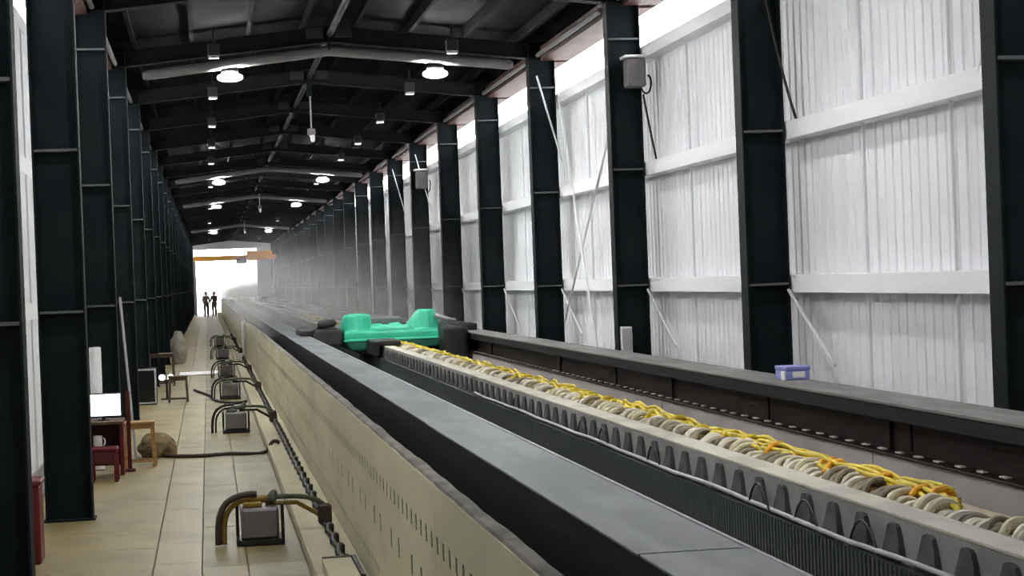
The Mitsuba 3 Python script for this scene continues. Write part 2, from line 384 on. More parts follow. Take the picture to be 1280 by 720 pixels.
# left guide beam with steel cover plates
t = thing('guide_beam', 'long dark guide beam topped with blue-grey steel cover plates, left of the track', 'guide beam')
BX0, BX1, PT = 1.31, 1.675, 1.18
put(f'{t}__body', bevel(BX0 + .012, BX1 - .012, G0, G1, .0, PT - .014, .004), 'm_beam_dark')
pl = mikit.ply(bevel(BX0, BX1 - .012, .004, 3.05 - .004, PT - .013, PT, .003), 'm_plate')
i = 0; y = G0
while y < G1 - 3:
    put(f'{t}__cover_plate', pl, None, to=T().translate([random.uniform(-.004, .004), y, random.uniform(-.0012, .0012)])); y += 3.05
put(f'{t}__edge_strip', bevel(BX1 - .011, BX1 + .004, G0, G1, PT - .03, PT + .003, .002), 'm_plate_edge')

# trough floor
t = put('trough_floor', box(1.68, 4.40, G0, G1, -.014, .50), 'm_concrete_gray'); tag(t, 'grey concrete trough floor between the two guide beams under the vehicle', 'track bed')

# dark ribbed grille below the toothed kerb
GX = 2.72
pts = [(GX + .03, G0)]
y = G0
while y < 48:
    pts += [(GX, y), (GX, y + .028), (GX + .014, y + .034), (GX + .014, y + .048)]; y += .054
pts += [(GX, y), (GX, G1), (GX + .05, G1), (GX + .05, G0)]
g = trimesh.creation.extrude_polygon(Polygon(pts), .33, engine='earcut'); g.apply_translation((0, 0, .50))
t = put('ribbed_grille', g, 'm_grille'); tag(t, 'long dark grille of fine upright ribs running below the toothed kerb', 'grille')

# toothed kerb
t = thing('toothed_kerb', 'grey concrete kerb along the track with a row of dark tapered brackets', 'kerb')
KX = 2.79
put(f'{t}__body', box(KX, 2.935, G0, G1, .50, 1.005), 'm_concrete_gray')
put(f'{t}__ledge', bevel(GX + .0505, KX - .001, G0, G1, .501, .835, .003), 'm_concrete_gray')
y = G0
while y < 60:
    put(f'{t}__cap', bevel(KX - .004, 2.94, y + .004, y + 3.05 - .004, 1.0055, 1.022, .004), 'm_block_top'); y += 3.05
put(f'{t}__cap', box(KX - .004, 2.94, y, G1, 1.0055, 1.022), 'm_block_top')
tp = [(-.115, 0), (.115, 0), (.075, .10), (.052, .138), (.03, .148), (-.03, .148), (-.052, .138), (-.075, .10)]
tooth = prism(tp, KX - .034, KX + .0, 'x')
tv = tooth.vertices; tv[:, 0] -= np.where(tv[:, 0] < KX - .01, 0, 0); tv[:, 0] += np.where((tv[:, 0] < KX - .01) & (tv[:, 2] > .09), .014, 0)
tpd = mikit.ply(tooth, 'm_bracket')
for j in range(290):
    put(f'{t}__body__bracket', tpd, None, to=T().translate([0, 4.6 + .402 * j, .836]))
# thin wires looped over some brackets and the pale cable drooping along the ledge
for q, yv in enumerate((8.08, 8.9, 9.7, 12.1, 13.7, 14.5, 17.7)):
    pts = spline([(KX - .045, yv + .22, .842), (KX - .05, yv + .02, .965), (KX - .052, yv - .18, .842)], 10)
    tag(put('wire_loop', tube(pts, .006, 6), 'm_black', smooth=True), f'thin dark wire looped over a bracket of the toothed kerb, {ORD[q]} loop from the camera', 'wire', 'wire loops on the toothed kerb')
ys = np.linspace(7.0, 20.5, 220)
pts = [(KX - .047 + .008 * math.sin(yv * 2.1), yv, .852 + .012 * max(0, math.sin(yv * 1.9)) ) for yv in ys]
tag(put('pale_cable', tube(pts, .012, 8), 'm_gray_light', smooth=True), 'pale grey cable lying along the foot of the toothed kerb', 'cable')

# coil row behind the kerb
t = thing('coil_row', 'row of beige wrapped coil loops lying behind the toothed kerb', 'coil row')
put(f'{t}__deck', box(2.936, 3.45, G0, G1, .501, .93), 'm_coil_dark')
def coil(seed):
    r = np.random.default_rng(seed); m = []
    for q in range(r.integers(2, 4)):
        h = .045 + .055 * r.random(); tw = .11 * (r.random() - .5); o = .10 * (r.random() - .5); x1 = 3.10 + .08 * r.random()
        c = [(2.97, o - .04, .932), (2.985 + .02 * r.random(), o - .03 + tw, .935 + h * .7), (3.04, o + tw, .94 + h), (x1, o + .03 + tw, .94 + h * .8), (x1 + .04, o + .05, .932)]
        m.append(tube(spline(c, 12), .012 + .009 * r.random(), 7))
    if r.random() < .5: m.append(bevel(2.97, 3.06, o - .03, o + .025, .93, .955 + .03 * r.random(), .01))
    return cat(*m)
cvar = [[mikit.ply(coil(100 + i + 20 * j), mt, smooth=50) for i in range(7)] for j, mt in enumerate(('m_coil', 'm_coil_pale', 'm_coil_dark'))]
y = 5.2; n = 0
while n < 298:
    w = rng.choice(3, p=[.36, .38, .26])
    put(f'{t}__coil', cvar[w][rng.integers(7)], None, to=T().translate([.018 + rng.normal(0, .006), y, -.002])); n += 1
    y += .125 + .075 * rng.random() if y < 34 else .30
# yellow cables above the coils
t = thing('yellow_cable_bundle', 'bundle of yellow cables lying along the top of the coil row', 'cable')
for q in range(7):
    pts = []
    for yv in np.arange(7.9 + .09 * q, 64, .11):
        n1 = meshkit.noise(np.array([yv * 2.9, q * 7.0, 0])); n2 = meshkit.noise(np.array([yv * 3.7, q * 7.0, 4]))
        pts.append((3.13 + .026 * q + .05 * (n1 - .5), yv, 1.004 + .014 * (q % 3) + .055 * (n2 - .5)))
    put(f'{t}__cable', tube(pts, .0125, 7), 'm_yellow', smooth=True)
for q in range(120):
    yv = 8.25 + .36 * q + rng.uniform(-.12, .12); z = 1.02 + rng.uniform(-.01, .015)
    put(f'{t}__wrap', tube([(3.10, yv - .05, z - .03), (3.15, yv - .02, z + .012), (3.22, yv + .03, z + .018), (3.28, yv + .06, z - .02)], [.012, .018, .018, .012], 7), 'm_orange' if q < 8 else 'm_yellow', smooth=True)

# pale low wall under the right guide rail
t = thing('pale_low_wall', 'pale pinkish concrete low wall with dark upright joints under the brown rail', 'wall')
y = G0
k0 = 0
while y < G1 - 1:
    y1 = min([c for c in [Y1 - BAY + .25 + BAY * i for i in range(60)] if c > y + .5][0], G1)
    put(f'{t}__panel', box(4.30, 4.60, y + .012, y1 - .012, .0, .825), 'm_concrete_pink'); y = y1
put(f'{t}__joint_filler', box(4.315, 4.59, G0, G1, .0, .82), 'm_off')

# brown guide rail
t = thing('brown_guide_rail', 'long dark brown steel guide rail with a grey top flange right of the track', 'guide rail')
put(f'{t}__bottom_flange', bevel(4.27, 4.62, G0, G1, .826, .842, .003), 'm_brown')
put(f'{t}__web', box(4.40, 4.46, G0, G1, .8425, 1.155), 'm_brown')
y = G0
while y < 100:
    put(f'{t}__top_flange', bevel(4.25, 4.62, y + .003, y + 6.1 - .003, 1.156, 1.18, .005), 'm_flange_top'); y += 6.1
put(f'{t}__top_flange', box(4.25, 4.62, y, G1, 1.156, 1.18), 'm_flange_top')
put(f'{t}__rail_lip', box(4.268, 4.30, G0, G1, 1.06, 1.1555), 'm_beam_dark')
cl = mikit.ply(bevel(4.32, 4.355, -.05, .05, .8425, .854, .003), 'm_clip')
for j in range(140):
    put(f'{t}__bottom_flange__clip', cl, None, to=T().translate([random.uniform(-.004, .004), 7.0 + .335 * j, 0]))
sm = mikit.ply(box(4.375, 4.40, -.03, .03, .8425, 1.155), 'm_brown')
for j in range(24):
    put(f'{t}__web__stiffener', sm, None, to=T().translate([0, Y1 + .15 + BAY * j, 0]))
pm = mikit.ply(tube([(4.37, 0, .86), (4.37, 0, 1.05)], .012, 8), 'm_brown')
for yv in (11.9, 15.1, 21.0): put(f'{t}__pin', pm, None, to=T().translate([0, yv, 0]))

# ---------------------------------------------------------------- kerb with the clamped black cable at the foot of the slotted wall
t = thing('walkway_kerb', 'low beige concrete kerb between the tiled walkway and the slotted wall', 'kerb')
y = G0
while y < 40:
    put(f'{t}__block', bevel(.655, .999, y + .004, y + 1.83 - .004, -.014, .10, .008), 'm_concrete'); y += 1.83
put(f'{t}__block', box(.655, .999, y, G1, -.014, .10), 'm_concrete')
t = thing('clamped_black_cable', 'thick black cable held by clamps along the kerb at the wall foot', 'cable')
pts = []
for yv in np.arange(13.6, 150, .1 if True else 1):
    ph = (yv - 13.6) / .62
    if yv > 60 and int(yv * 10) % 5: continue
    amp = 1 if yv < 60 else .3
    pts.append((.87 + .018 * amp * math.sin(ph * 2 * math.pi), yv, .148 + .022 * amp * math.cos(ph * 2 * math.pi)))
put(f'{t}__cable', tube(pts, .022, 8), 'm_black', smooth=True)
cm = mikit.ply(bevel(.835, .905, -.03, .03, .1005, .185, .008), 'm_black')
for j in range(110): put(f'{t}__clamp', cm, None, to=T().translate([0, 13.6 + .62 * j, 0]))
t = thing('concrete_plinth', 'small concrete plinth with dark edges where the clamped cable ends', 'plinth')
put(f'{t}__block', bevel(.70, .90, 12.55, 13.45, .1005, .19, .006), 'm_concrete'); put(f'{t}__gap_shade', box(.902, .93, 12.55, 13.5, .1005, .2), 'm_black')  # black strip colours in the shaded gap beside the plinth
put(f'{t}__back_plate', box(.70, .90, 13.452, 13.47, .1005, .2), 'm_mortar')

# ---------------------------------------------------------------- machines beside the kerb
def pump_unit(y, x, sc, label, kind):
    t = thing('pump_unit', label, 'machine', 'pump units along the kerb')
    S = lambda m: (m.apply_scale(sc), m.apply_translation((x, y, 0)))[1] if True else None
    def P(m): m.apply_scale(sc); m.apply_translation((x, y, 0)); return m
    base = cat(bevel(-.19, .19, .0, .40, .002, .05, .006), bevel(.165, .19, -.002, .03, .05, .33, .004), bevel(-.19, -.165, .30, .34, .05, .30, .004))
    put(f'{t}__base_frame', P(base), 'm_black')
    put(f'{t}__motor', P(bevel(-.15, .15, .02, .34, .052, .295, .02)), 'm_gray_paint' if kind != 2 else 'm_mortar')
    put(f'{t}__end_cover', P(bevel(-.135, .135, .008, .019, .065, .28, .006)), 'm_gray_paint' if kind != 2 else 'm_mortar')
    top = cat(bevel(-.13, .02, .08, .28, .297, .34, .01), hull_m(( -.05, .16, .35, .03), (.06, .16, .36, .03)))
    put(f'{t}__fitting', P(top), 'm_hose_yellow' if kind == 0 else 'm_green_dull')
    put(f'{t}__valve', P(hull_m((.10, .16, .36, .045), (.12, .16, .40, .03))), 'm_green_dull', smooth=40)
    # arched hoses down to the tiles on the left
    h1 = spline([(-.02, .14, .40), (-.14, .13, .395), (-.27, .12, .33), (-.325, .11, .20), (-.335, .10, .06), (-.335, .10, .012)], 26)
    put(f'{t}__hose', P(tube(h1, .026 if kind == 0 else .019, 10)), 'm_black' if kind else 'm_rubber_brown', smooth=True)
    h2 = spline([(-.06, .18, .35), (-.16, .17, .34), (-.25, .15, .27), (-.285, .13, .14), (-.29, .12, .012)], 24)
    put(f'{t}__hose', P(tube(h2, .022 if kind == 0 else .013, 10)), 'm_hose_yellow' if kind == 0 else 'm_black', smooth=True)
    put(f'{t}__outlet_pipe', P(tube(spline([(.12, .16, .37), (.25, .17, .365), (.40 / 1, .18, .345), (.52, .18, .28), (.55, .18, .16)], 16), .020, 10)), 'm_green_dull', smooth=True)
    put(f'{t}__outlet_pipe', P(tube([(.05, .20, .315), (.30, .20, .31), (.50, .20, .19)], .018, 10)), 'm_hose_yellow' if kind == 0 else 'm_black', smooth=30)
    put(f'{t}__coupling', P(bevel(.47, .58, .14, .24, .12, .29, .02)), 'm_rubber_brown')
def hull_m(*pr):
    m = hull(*pr).to_mesh(); return trimesh.Trimesh(m.vert_properties[:, :3], m.tri_verts)
pump_unit(15.75, .34, 1.0, 'grey square pump unit with brown and yellow arched hoses, nearest one on the walkway', 0)
pump_unit(28.0, .32, 1.0, 'grey square pump unit with a black arched hose, second from the camera', 1)
pump_unit(36.6, .33, 1.0, 'dull brown pump unit with a black arched hose, third from the camera', 2)
pump_unit(45.0, .34, 1.0, 'small dark pump unit far down the walkway, fourth from the camera', 2)
pump_unit(57.0, .34, 1.0, 'tiny dark pump unit far down the walkway, fifth from the camera', 1)
pump_unit(69.2, .34, 1.0, 'tiny dark pump unit far down the walkway, sixth from the camera', 2)

# hoses lying on the tiles
yv = 24.3
pts = spline([(-.62, yv + .25, .03), (-.45, yv + .1, .024), (-.1, yv - .03, .024), (.3, yv, .024), (.62, yv + .05, .026), (.66, yv + .08, .05), (.70, yv + .1, .125), (.80, yv + .1, .126)], 50)
tag(put('floor_hose', tube(pts, .024, 10), 'm_rubber_brown', smooth=True), 'brown hose lying straight across the walkway tiles from the sack to the kerb', 'hose')
pts = spline([(-.35, 40.2, .02), (-.18, 38.8, .022), (-.02, 37.4, .022), (.15, 35.6, .022), (.40, 35.0, .022), (.60, 35.4, .022)], 40)
tag(put('floor_hose', tube(pts, .022, 10), 'm_black', smooth=True), 'dark hose curving over the tiles in front of the third pump unit', 'hose')
# added board standing in for a band of light on the tiles; posts
tag(put('light_band_board', bevel(-.76, .18, 47.2, 48.8, .002, .03, .004), 'm_white'), 'added white board standing in for a band of light across the walkway beyond the dark stool', 'board')
t = put('white_post', cat(tube([(.93, 55, .101), (.93, 55, 1.12)], .05, 14), bevel(.87, .99, 54.94, 55.06, .101, .12, .004)), 'm_white', smooth=40); tag(t, 'thin white post standing on the kerb against the slotted wall', 'post')
t = put('white_box', bevel(.72, .86, 53.5, 53.75, .1005, .27, .008), 'm_white'); tag(t, 'small white box on the kerb just in front of the white post', 'box')

# ---------------------------------------------------------------- things by the left wall
# red bin
t = thing('red_equipment_box', 'tall red metal box with a lid against the nearest left column', 'box')
put(f'{t}__body', bevel(-1.69, -1.34, 15.4, 15.75, .002, .60, .012), 'm_red')
put(f'{t}__lid', bevel(-1.70, -1.32, 15.38, 15.77, .601, .645, .012), 'm_red')
put(f'{t}__tag', box(-1.50, -1.39, 15.392, 15.3995, .51, .535), 'm_orange')
# red desk with monitor, red stool
t = thing('red_desk', 'dark red open desk under the white screen between two left columns', 'desk')
put(f'{t}__top', bevel(-1.52, -.99, 22.1, 22.75, .60, .635, .006), 'm_wood_dark')
for (a, b, c, d) in ((-1.51, -1.44, 22.12, 22.72), (-1.05, -1.005, 22.45, 22.72)): put(f'{t}__side_panel', bevel(a, b, c, d, .002, .5995, .006), 'm_red')
put(f'{t}__back_panel', bevel(-1.44, -1.05, 22.69, 22.72, .10, .5995, .004), 'm_red_dark')
put(f'{t}__shelf', bevel(-1.438, -1.052, 22.2, 22.688, .30, .32, .004), 'm_red_dark')
t = thing('white_mug', 'white mug standing inside the red desk', 'mug')
prof = [(.0, .0), (.045, .0), (.05, .01), (.052, .15), (.046, .15), (.043, .012), (0, .012)]
m = trimesh.creation.revolve(np.array(prof), sections=24); m.apply_translation((-1.28, 22.32, .3205)); put(f'{t}__cup', m, 'm_white', smooth=40)
a = np.linspace(-1.3, 1.3, 12); put(f'{t}__handle', tube(np.c_[-1.28 + .050 + .03 * np.cos(a), 22.32 + 0 * a, .40 + .045 * np.sin(a)], .008, 8), 'm_white', smooth=True)
t = thing('computer_screen', 'bright white screen with a dark frame on the red desk', 'monitor')
put(f'{t}__frame', cat(bevel(-1.42, -1.0, 22.32, 22.36, .665, .94, .006)), 'm_black')
put(f'{t}__frame__display', box(-1.405, -1.015, 22.316, 22.3198, .685, .93), 'm_white', emitter=emit(.3))
put(f'{t}__foot', cat(bevel(-1.28, -1.14, 22.30, 22.48, .6355, .646, .003), bevel(-1.23, -1.19, 22.361, 22.39, .646, .80, .004)), 'm_black')
t = thing('red_chair', 'red slatted chair with a tall post back beside the red desk', 'chair')
put(f'{t}__seat', bevel(-1.34, -1.04, 21.7, 22.0, .34, .375, .008), 'm_red')
for (xx, yv, hh) in ((-1.32, 21.72, .34), (-1.06, 21.72, .34), (-1.32, 21.98, .34), (-1.06, 21.98, .34)): put(f'{t}__leg', bevel(xx - .022, xx + .022, yv - .018, yv + .018, .002, hh - .0005, .004), 'm_red')
put(f'{t}__apron', bevel(-1.297, -1.083, 21.715, 21.73, .20, .335, .003), 'm_red_dark')
t = thing('red_fire_post', 'thin dark red post standing right of the white screen', 'post')
put(f'{t}__pole', bevel(-.985, -.94, 22.9, 22.95, .03, .92, .005), 'm_red_dark'); put(f'{t}__foot', bevel(-1.03, -.90, 22.86, 22.99, .002, .0295, .004), 'm_red_dark')
# leaning white roll behind the desk
tag(put('white_roll', tube([(-1.33, 23.3, .002), (-1.34, 23.5, 1.42)], .07, 18), 'm_white', smooth=40), 'white paper roll standing upright behind the white screen', 'roll')
tag(put('leaning_pole', tube([(-.93, 24.05, .02), (-1.06, 24.22, 2.0)], .017, 10), 'm_gray_light', smooth=40), 'thin grey pole leaning on the third left column', 'pole')
# wooden stool
def stool(name, x, y, w, d, h, mat, label, catg='stool'):
    t = thing(name, label, catg)
    put(f'{t}__seat', bevel(x - w / 2, x + w / 2, y - d / 2, y + d / 2, h - .03, h, .006), mat)
    for sx in (-1, 1):
        for sy in (-1, 1):
            cx, cy = x + sx * (w / 2 - .035), y + sy * (d / 2 - .035)
            m = trimesh.convex.convex_hull(np.array([[cx + a * .02 + sx * e, cy + b * .02 + sy * e, z] for a in (-1, 1) for b in (-1, 1) for z, e in ((.002, .022), (h - .0305, 0))]))
            put(f'{t}__leg', m, mat)
    for sy in (-1, 1):
        put(f'{t}__rail', bevel(x - w / 2 + .058, x + w / 2 - .058, y + sy * (d / 2 - .035) - .01, y + sy * (d / 2 - .035) + .01, h - .085, h - .032, .003), mat)
        put(f'{t}__stretcher', bevel(x - w / 2 + .045, x + w / 2 - .045, y + sy * (d / 2 - .02) - .009, y + sy * (d / 2 - .02) + .009, .05, .075, .003), mat)
stool('wooden_stool', -.86, 23.55, .36, .32, .53, 'm_wood', 'light wooden stool with straight legs right of the red desk')
stool('dark_stool', -.61, 36.5, .36, .32, .48, 'm_wood_dark', 'dark wooden stool far down the left side beside the twin lamps')
stool('dark_table', -1.05, 42.9, .54, .6, .70, 'm_wood_dark', 'dark wooden table by the left columns beyond the framed cabinet', 'table')
def sack(key, x, y, rx, ry, h, mat, label, seed):
    m = trimesh.creation.icosphere(4, 1.0); v = m.vertices.copy()
    n = meshkit.fbm(v * 2.2 + seed, 4); v *= (1 + .35 * (n - .5))[:, None]
    v[:, 2] = np.where(v[:, 2] < -.55, -.55, v[:, 2]); v[:, 2] = (v[:, 2] + .55) / 1.6
    m.vertices = np.c_[x + v[:, 0] * rx, y + v[:, 1] * ry, .002 + v[:, 2] * h]
    tag(put(key, m, mat, smooth=True), label, 'sack')
sack('brown_sack', -.70, 24.8, .24, .28, .30, 'm_sack', 'slumped brown sack on the floor behind the wooden stool', 3)
sack('pale_sack', -.88, 55.5, .22, .4, .95, 'm_sack_pale', 'tall pale sack by the left columns far down the walkway', 11)
# framed cabinet
t = thing('framed_cabinet', 'dark cabinet with a silver frame by the fifth left column', 'cabinet')
put(f'{t}__body', bevel(-1.34, -.99, 36.02, 36.5, .002, .65, .006), 'm_off')
put(f'{t}__frame', cat(box(-1.34, -.99, 36.0, 36.019, .62, .65), box(-1.34, -.99, 36.0, 36.019, .02, .05), box(-1.34, -1.31, 36.0, 36.019, .05, .62), box(-1.02, -.99, 36.0, 36.019, .05, .62)), 'm_silver')
put(f'{t}__screen', box(-1.309, -1.021, 36.008, 36.0195, .051, .619), 'm_glass_dark')
# twin work lamp
t = thing('twin_work_lamp', 'low work lamp with two bright round lenses left of the dark stool', 'lamp')
put(f'{t}__bar', bevel(-.98, -.70, 37.5, 37.54, .34, .365, .004), 'm_black'); put(f'{t}__leg', bevel(-.86, -.82, 37.5, 37.54, .02, .3395, .004), 'm_black'); put(f'{t}__foot', bevel(-.95, -.73, 37.4, 37.64, .002, .0195, .004), 'm_black')
for xx in (-.92, -.76):
    put(f'{t}__head', tube([(xx, 37.56, .42), (xx, 37.46, .42)], [.05, .07], 16), 'm_black', smooth=40)
    dsk = trimesh.creation.cylinder(.058, .01, sections=24); dsk.apply_transform(trimesh.transformations.rotation_matrix(math.pi / 2, [1, 0, 0])); dsk.apply_translation((xx, 37.452, .42))
    put(f'{t}__lens', dsk, 'm_white', emitter=emit(2.0))

# ---------------------------------------------------------------- things on the right wall
t = thing('flood_light', 'grey floodlight box high on the right wall column, above the white box', 'floodlight')
def flood(t, y, x, z, s):
    put(f'{t}__housing', bevel(x - .13 * s, x + .13 * s, y - .42, y - .14, z - .24 * s, z + .16 * s, .02), 'm_gray_paint')
    put(f'{t}__housing__hood', bevel(x - .17 * s, x + .14 * s, y - .44, y - .13, z + .165 * s, z + .205 * s, .01), 'm_white')
    put(f'{t}__bracket', box(x - .03, x + .03, y - .139, y - .009, z - .05, z + .05), 'm_steel')
    put(f'{t}__cable', tube(spline([(x + .08, y - .25, z - .24 * s), (x + .16, y - .25, z - .32 * s), (x + .22, y - .22, z - .2 * s), (x + .2, y - .15, z - .05)], 14), .012, 8), 'm_black', smooth=True)
flood(t, colY[2], 5.40, 4.60, .9)
t = thing('flood_light', 'grey floodlight box high on the sixth right column', 'floodlight'); flood(t, colY[6], 5.35, 4.60, 1.1)
t = thing('wall_box', 'white electrical box low on the third right column above the rail', 'box')
put(f'{t}__body', bevel(5.13, 5.27, colY[2] - .17, colY[2] - .0095, 1.0, 1.38, .008), 'm_white'); put(f'{t}__cover', bevel(5.14, 5.26, colY[2] - .178, colY[2] - .171, 1.02, 1.36, .003), 'm_gray_light')
t = thing('blue_box', 'small blue and white box on the grey flange of the brown rail', 'box')
put(f'{t}__body', bevel(4.42, 4.61, 14.75, 15.05, 1.1805, 1.255, .006), 'm_blue'); put(f'{t}__lid', bevel(4.415, 4.615, 14.745, 15.055, 1.2555, 1.285, .006), 'm_blue')
put(f'{t}__label', box(4.47, 4.57, 14.7455, 14.7495, 1.20, 1.245), 'm_white'); put(f'{t}__corner', bevel(4.405, 4.419, 14.76, 14.85, 1.1805, 1.25, .003), 'm_white')
# dark cables hanging on two right columns
tag(put('hanging_cable', tube(spline([(5.30, colY[1] - .06, 5.35), (5.42, colY[1] - .12, 4.4), (5.58, colY[1] - .3, 3.47)], 16), .014, 8), 'm_black', smooth=True), 'dark cable slanting down the second right column to the girt', 'cable')
tag(put('hanging_cable', tube(spline([(5.52, colY[2] - .2, 4.3), (5.56, colY[2] - .3, 3.9), (5.60, colY[2] - .45, 3.47)], 14), .014, 8), 'm_black', smooth=True), 'dark cable hanging from the near floodlight to the girt', 'cable')
# hanging sensors on the ridge
for i, (y, z0, z1) in enumerate(((36.6, 5.55, 4.95), (73.2, 5.5, 5.05), (103.7, 5.5, 5.1))):
    t = thing('hanging_camera', f'small camera hanging on a rod from the ridge, {ORD[i]} from the camera position', 'camera', 'hanging cameras under the ridge')
    put(f'{t}__rod', tube([(XC + .01, y - .12, z0), (XC + .01, y - .12, z1)], .016, 10), 'm_gray_light', smooth=40)
    put(f'{t}__body', bevel(XC - .06, XC + .08, y - .2, y - .04, z1 - .12, z1, .01), 'm_gray_paint')
    put(f'{t}__dome', tube([(XC + .02, y - .12, z1 - .1205), (XC + .03, y - .13, z1 - .25)], [.05, .035], 14), 'm_white', smooth=40)
    put(f'{t}__mount', bevel(XC - .05, XC + .05, y - .17, y - .1105, z0, 5.885, .004), 'm_steel')

# ---------------------------------------------------------------- crane at the far end
t = thing('gantry_crane', 'orange bridge crane girder crossing the bright far opening', 'crane')
put(f'{t}__girder', bevel(-1.0, 5.2, 150.0, 150.5, 4.12, 4.46, .03), 'm_crane')
put(f'{t}__trolley', bevel(3.0, 4.9, 149.6, 149.99, 4.05, 4.75, .04), 'm_crane')
put(f'{t}__hoist', bevel(2.2, 2.95, 149.5, 149.99, 3.85, 4.2, .04), 'm_black')
for xx in (-.95, 5.0): put(f'{t}__leg', bevel(xx - .08, xx + .08, 150.1, 150.4, .0, 4.118, .02), 'm_gray_light')

# ---------------------------------------------------------------- green maglev sled
VY = 33.0
t = thing('green_test_sled', 'bright green test vehicle with two raised humps on the track', 'vehicle')
def mm(m, r=None):
    if r: m = m.refine_to_length(r)
    k = m.to_mesh(); return trimesh.Trimesh(k.vert_properties[:, :3], k.tri_verts, process=False)
def rb(x0, x1, y0, y1, z0, z1, r):
    return hull(*[(x, y, z, r) for x in (x0 + r, x1 - r) for y in (y0 + r, y1 - r) for z in (z0 + r, z1 - r)])
body = rb(2.24, 3.90, VY, VY + 3.4, 1.09, 1.24, .05)
body += m3.Manifold.batch_hull([rb(2.70, 3.40, VY + .05, VY + 3.2, 1.15, 1.31, .06), rb(2.62, 3.48, VY + .1, VY + 3.2, 1.12, 1.22, .04)])
# humps: upright rounded cowls tapering to the rear
def hump(xc, w, top, rnd):
    fr = [(xc - w, VY + w * .9, 1.15, .05), (xc + w, VY + w * .9, 1.15, .05)]
    a = np.linspace(0, math.pi, 9)
    front = [(xc + (w + .0) * math.cos(q), VY + .30 - .24 * math.sin(q), 1.16, .03) for q in a]
    upper = [(xc + (w - rnd) * math.cos(q), VY + .34 - .20 * math.sin(q), top - .06, .06) for q in a]
    rear = [(xc - w * .7, VY + 2.6, 1.2, .04), (xc + w * .7, VY + 2.6, 1.2, .04), (xc, VY + 1.5, top - .09, .08)]
    return hull(*front, *upper, *rear)
body += hump(2.48, .205, 1.53, .03)
body += hump(3.67, .225, 1.57, .13)
for xc, tp_ in ((2.86, 1.36), (3.16, 1.37)): body += hull((xc - .05, VY + .16, 1.2, .06), (xc + .05, VY + .16, 1.2, .06), (xc, VY + .22, tp_ - .06, .06), (xc, VY + 1.6, 1.28, .05))
bm = mm(body, .06); trimesh.smoothing.filter_taubin(bm, iterations=4)
put(f'{t}__shell', bm, 'm_green', smooth=True)
put(f'{t}__lip', mm(rb(2.22, 3.92, VY - .06, VY + .10, 1.065, 1.115, .022)), 'm_green', smooth=40)
put(f'{t}__belly', mm(hull(*[(x, y, z, .04) for x, z in ((2.30, 1.04), (3.84, 1.04), (2.36, .955), (3.78, .975)) for y in (VY + .0, VY + 3.3)])), 'm_green_shaded', smooth=40)
put(f'{t}__keel', mm(rb(2.96, 3.22, VY + .05, VY + 3.0, .931 + .045, .99, .005) + rb(2.50, 2.76, VY + .1, VY + 3.0, .84, 1.0, .03) + rb(3.27, 3.42, VY + .1, VY + 3.0, .9315, 1.0, .02)), 'm_black', smooth=40)
# left bogie rides on the cover plates, right bogie beside the brown rail
put(f'{t}__nose_shoe', mm(rb(2.60, 3.06, VY - 1.3, VY + .5, 1.0245, 1.11, .03) + rb(2.60, 2.715, VY - 1.3, VY + .5, .86, 1.10, .03)), 'm_black', smooth=40)
put(f'{t}__left_bogie', mm(rb(1.75, 2.22, VY + .1, VY + 2.6, 1.0, 1.30, .06) + rb(1.52, 2.1, VY + .6, VY + 2.4, 1.1825, 1.28, .03) + hull((1.86, VY + .2, 1.38, .06), (2.05, VY + .2, 1.40, .07), (1.95, VY + 1.5, 1.38, .06)) + hull((1.78, VY + .25, 1.28, .05), (1.84, VY + .4, 1.33, .05))), 'm_bogie', smooth=40)
put(f'{t}__right_bogie', mm(rb(3.82, 4.24, VY - .8, VY + 2.8, .64, 1.32, .10) + rb(3.8, 4.52, VY + .2, VY + 2.4, 1.1825, 1.30, .03) + hull((3.95, VY - .5, 1.32, .07), (4.10, VY - .5, 1.30, .07), (4.0, VY + 1.6, 1.28, .06))), 'm_black', smooth=40)
put(f'{t}__side_bar', tube([(3.80, VY + .1, 1.46), (3.98, VY + .05, 1.40), (4.14, VY + .05, 1.375)], [.05, .035, .015], 10), 'm_silver', smooth=40)
put(f'{t}__rear_deck', mm(rb(2.75, 3.35, VY + 1.5, VY + 3.3, 1.30, 1.44, .04)), 'm_gray_paint', smooth=40)

